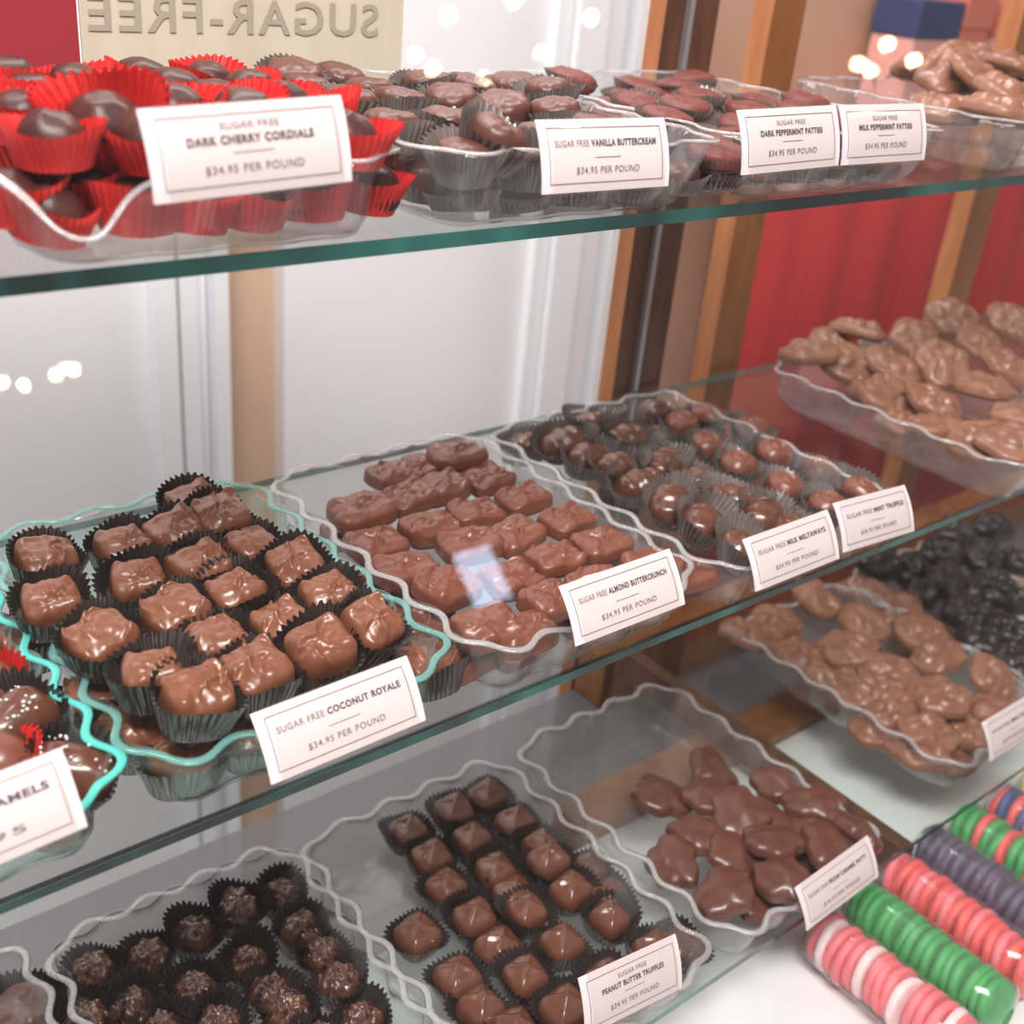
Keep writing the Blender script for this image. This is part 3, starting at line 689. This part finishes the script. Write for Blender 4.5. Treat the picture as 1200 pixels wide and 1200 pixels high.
sign((987, 194), (1088, 187), YT-.010, [[SF], [('MILK PEPPERMINT PATTIES', True)]], 'white price card reading milk peppermint patties', 18)
sign((322, 920), (500, 845), YM-.004, [[SF, ('COCONUT ROYALE', True)]], 'white price card reading coconut royale', 34)
sign((677, 758), (806, 708), YM-.008, [[SF, ('ALMOND BUTTERCRUNCH', True)]], 'white price card reading almond buttercrunch', 34)
sign((890, 693), (985, 655), YM-.006, [[SF, ('MILK MELTAWAYS', True)]], 'white price card reading milk meltaways', 32)
sign((990, 648), (1075, 622), YM-.006, [[SF, ('MINT TRUFFLE', True)]], 'white price card reading mint truffle', 32)
sign((-125, 1068), (68, 985), YM-.006, [[('SEA SALT', False), ('CARAMELS', True)]], 'white price card ending in amels at left edge', 34, '$34.95')
sign((948, 1092), (1032, 1028), YL-.004, [[SF, ('PECAN CARAMEL PATTY', True)]], 'white price card on the pecan patty tray', 30)
sign((690, 1216), (800, 1160), YL-.012, [[SF], [('PEANUT BUTTER TRUFFLES', True)]], 'white price card reading butter truffles', 30)
sign((1155, 898), (1230, 850), YL+.004, [[SF, ('MILK CLUSTERS', True)]], 'white price card on the lower right cluster tray', 30)

sign((1166, 1222), (1240, 1180), .222, [[('Fruit Slices', True)]], 'small white card in front of the green jelly sleeve', 25)
# cartons on the cloth-covered table behind the case
def carton(px0, px1, py0, Y, m, band, name, label, depth=.075):
    a = at(px0, py0, Y=Y); b = at(px1, py0, Y=Y); x0, x1 = a[0], b[0]; zt = (a[2]+b[2])/2
    o = obj('carton', None, loc=((x0+x1)/2, Y, 1.252), label=label, cat='box', group='cartons on the covered table'); w = (x1-x0)/2; h = zt-1.252
    V, F = box(-w, w, 0, depth, 0, h*.72); c = obj('box_body', mesh('box_body', V, F, m, False), o); bevel(c, .002)
    V, F = box(-w-.002, w+.002, -.002, depth+.002, h*.72+.0002, h); c = obj('box_lid', mesh('box_lid', V, F, band, False), o); bevel(c, .002)
MT['navy'] = principled('navy_card', (.03, .045, .13), .6); MT['pinkc'] = principled('pink_card', (.75, .38, .33), .6); MT['salmon'] = principled('salmon_card', (.62, .17, .11), .6)
carton(1082, 1132, 2, 1.03, MT['pinkc'], MT['navy'], 'carton', 'pink carton with navy lid behind the upper right tray')
carton(1140, 1172, -14, 1.03, MT['salmon'], MT['salmon'], 'carton', 'salmon red carton right of the navy lidded one')
carton(1178, 1225, 2, 1.03, MT['pinkc'], MT['salmon'], 'carton', 'pink carton with salmon lid at right edge')
# ------------------------------------------------------------------ paper sign and red card standing behind the top shelf
V, F = box(.253, .469, .694, .6955, TOP+.001, 1.54)
ps = obj('paper_sign', mesh('paper_sign', V, F, MT['paper'], False), label='cream paper sign with faint reversed sugar-free lettering', cat='sign')
V, F = text_mesh('SUGAR-FREE', .012)
V[:, 0] -= V[:, 0].min(); wd = V[:, 0].max(); a = at(443, 40, Y=.693); b = at(104, 38, Y=.693); top = at(443, 2, Y=.693)
sx = (a[0]-b[0])/wd; zz = (a[2]+b[2])/2; hz = top[2]-a[2]
P = [(a[0]-q[0]*sx, .6932, zz+q[1]*hz/.72) for q in V]
obj('lettering', mesh('lettering', P, F, MT['greyink'], False), ps, label='faint grey reversed capitals')
V, F = box(.0, .2515, .694, .697, TOP+.001, 1.6)
obj('red_board', mesh('red_board', V, F, MT['redpaper'], False), label='plain red board left of the cream paper sign', cat='board')

# ------------------------------------------------------------------ chandeliers over the shop floor, seen as reflections in the front pane
nrm = np.array([0, -(pz1-pz0), (py1-py0)]); nrm /= np.linalg.norm(nrm)
P0 = np.array([0, py0, pz0])
def mirror_spot(px, py, dist):
    w = ray(px, py); w /= np.linalg.norm(w); t = ((P0-CAM)@nrm)/(w@nrm); h = CAM+w*t; r = w-2*(w@nrm)*nrm
    return h+r*dist
def sphere(r, n=12):
    rings = []
    for i in range(1, n):
        a = math.pi*i/n; rings.append([(r*math.sin(a)*math.cos(2*math.pi*j/16), r*math.sin(a)*math.sin(2*math.pi*j/16), -1.25*r*math.cos(a)) for j in range(16)])
    return loft(rings, True, True)
bulb_me = mesh('bulb', *sphere(.011), MT['bulb'])
for lab, spots, dist in [('brass chandelier mirrored in the glass above the vanilla buttercreams', [(484, 66), (505, 82), (523, 20), (565, 93), (632, 63), (690, 22), (600, 2)], 1.7),
                         ('brass chandelier mirrored in the glass near the upper right tray', [(1003, 76), (1016, 84), (1037, 53), (1068, 72)], 1.7),
                         ('brass chandelier mirrored in the glass left of centre', [(2, 448), (27, 452), (64, 440), (76, 432), (86, 433)], 2.2)]:
    S = [mirror_spot(x, y, dist+.02*((i*5) % 4)) for i, (x, y) in enumerate(spots)]
    c = sum(S)/len(S); hub = Vector((c[0], c[1], c[2]-.05))
    root = obj('chandelier', None, loc=hub, label=lab, cat='lamp')
    obj('stem', tube('stem', [(0, 0, -.03), (0, 0, .5)], .006, MT['brass']), root)
    for s in S:
        d = Vector(s)-hub
        obj('arm', tube('arm', [(0, 0, 0), (d.x*.5, d.y*.5, -.03), (d.x, d.y, -.02), (d.x, d.y, d.z-.012)], .003, MT['brass']), root)
        obj('bulb', bulb_me, root, loc=d)

# the shop's street window, far behind the shopper; it shows as a pale blue spot in the front glass
c = mirror_spot(563, 676, 9.0)
MT['daylight'] = emit('daylight_sky', (.6, .75, 1), 20)
wv = Vector((0, 1, 0)); V, F = box(c[0]-.19, c[0]+.19, c[1]-.02, c[1]+.02, c[2]-.24, c[2]+.24)
wn = obj('window_1', mesh('window_1', V, F, MT['daylight'], False), kind='structure')
V, F = box(c[0]-.23, c[0]-.19, c[1]-.03, c[1]+.03, c[2]-.28, c[2]+.28); box(c[0]+.19, c[0]+.23, c[1]-.03, c[1]+.03, c[2]-.28, c[2]+.28, V, F)
box(c[0]-.19, c[0]+.19, c[1]-.03, c[1]+.03, c[2]+.24, c[2]+.28, V, F); box(c[0]-.19, c[0]+.19, c[1]-.03, c[1]+.03, c[2]-.28, c[2]-.24, V, F)
obj('window_frame', mesh('window_frame', V, F, MT['trimw'], False), wn)

# ------------------------------------------------------------------ light
def area(name, loc, to, size, power, col):
    l = bpy.data.lights.new(name, 'AREA'); l.shape = 'RECTANGLE'; l.size, l.size_y = size; l.energy = power; l.color = col
    o = bpy.data.objects.new(name, l); COL.objects.link(o); o.location = loc
    o.rotation_euler = (Vector(to)-Vector(loc)).to_track_quat('-Z', 'Y').to_euler()
    return o
area('ceiling_light', (-.1, -.15, 2.55), (.45, .45, 1.1), (.9, .45), 40, (1, .96, .93))
area('rear_fill_light', (.6, .95, 2.5), (.6, 1.1, 1.0), (1.6, .3), 22, (1, .97, .96))  # unseen fill added to brighten the white doors behind the case
w = bpy.data.worlds.new('shop_light'); SC.world = w; w.use_nodes = True
w.node_tree.nodes['Background'].inputs[0].default_value = (1, .93, .93, 1)
w.node_tree.nodes['Background'].inputs[1].default_value = .33

# ------------------------------------------------------------------ camera
cd = bpy.data.cameras.new('camera'); cam = bpy.data.objects.new('camera', cd); COL.objects.link(cam)
cam.matrix_world = Matrix.Translation(Vector(CAM)) @ Matrix([list(map(float, r)) for r in M]).to_4x4()
cd.sensor_width = 36; cd.lens = FPX/1200*36; cd.clip_start = .02
cd.dof.use_dof = True; cd.dof.focus_distance = .64; cd.dof.aperture_fstop = 7.5
SC.camera = cam
SC.view_settings.view_transform = 'Standard'; SC.view_settings.look = 'None'; SC.view_settings.gamma = 1; SC.view_settings.use_curve_mapping = False
SC.view_settings.exposure = 0.20
SC.cycles.transparent_max_bounces = 40; SC.cycles.max_bounces = 10; SC.cycles.use_denoising = True
SC.cycles.sample_clamp_indirect = 6
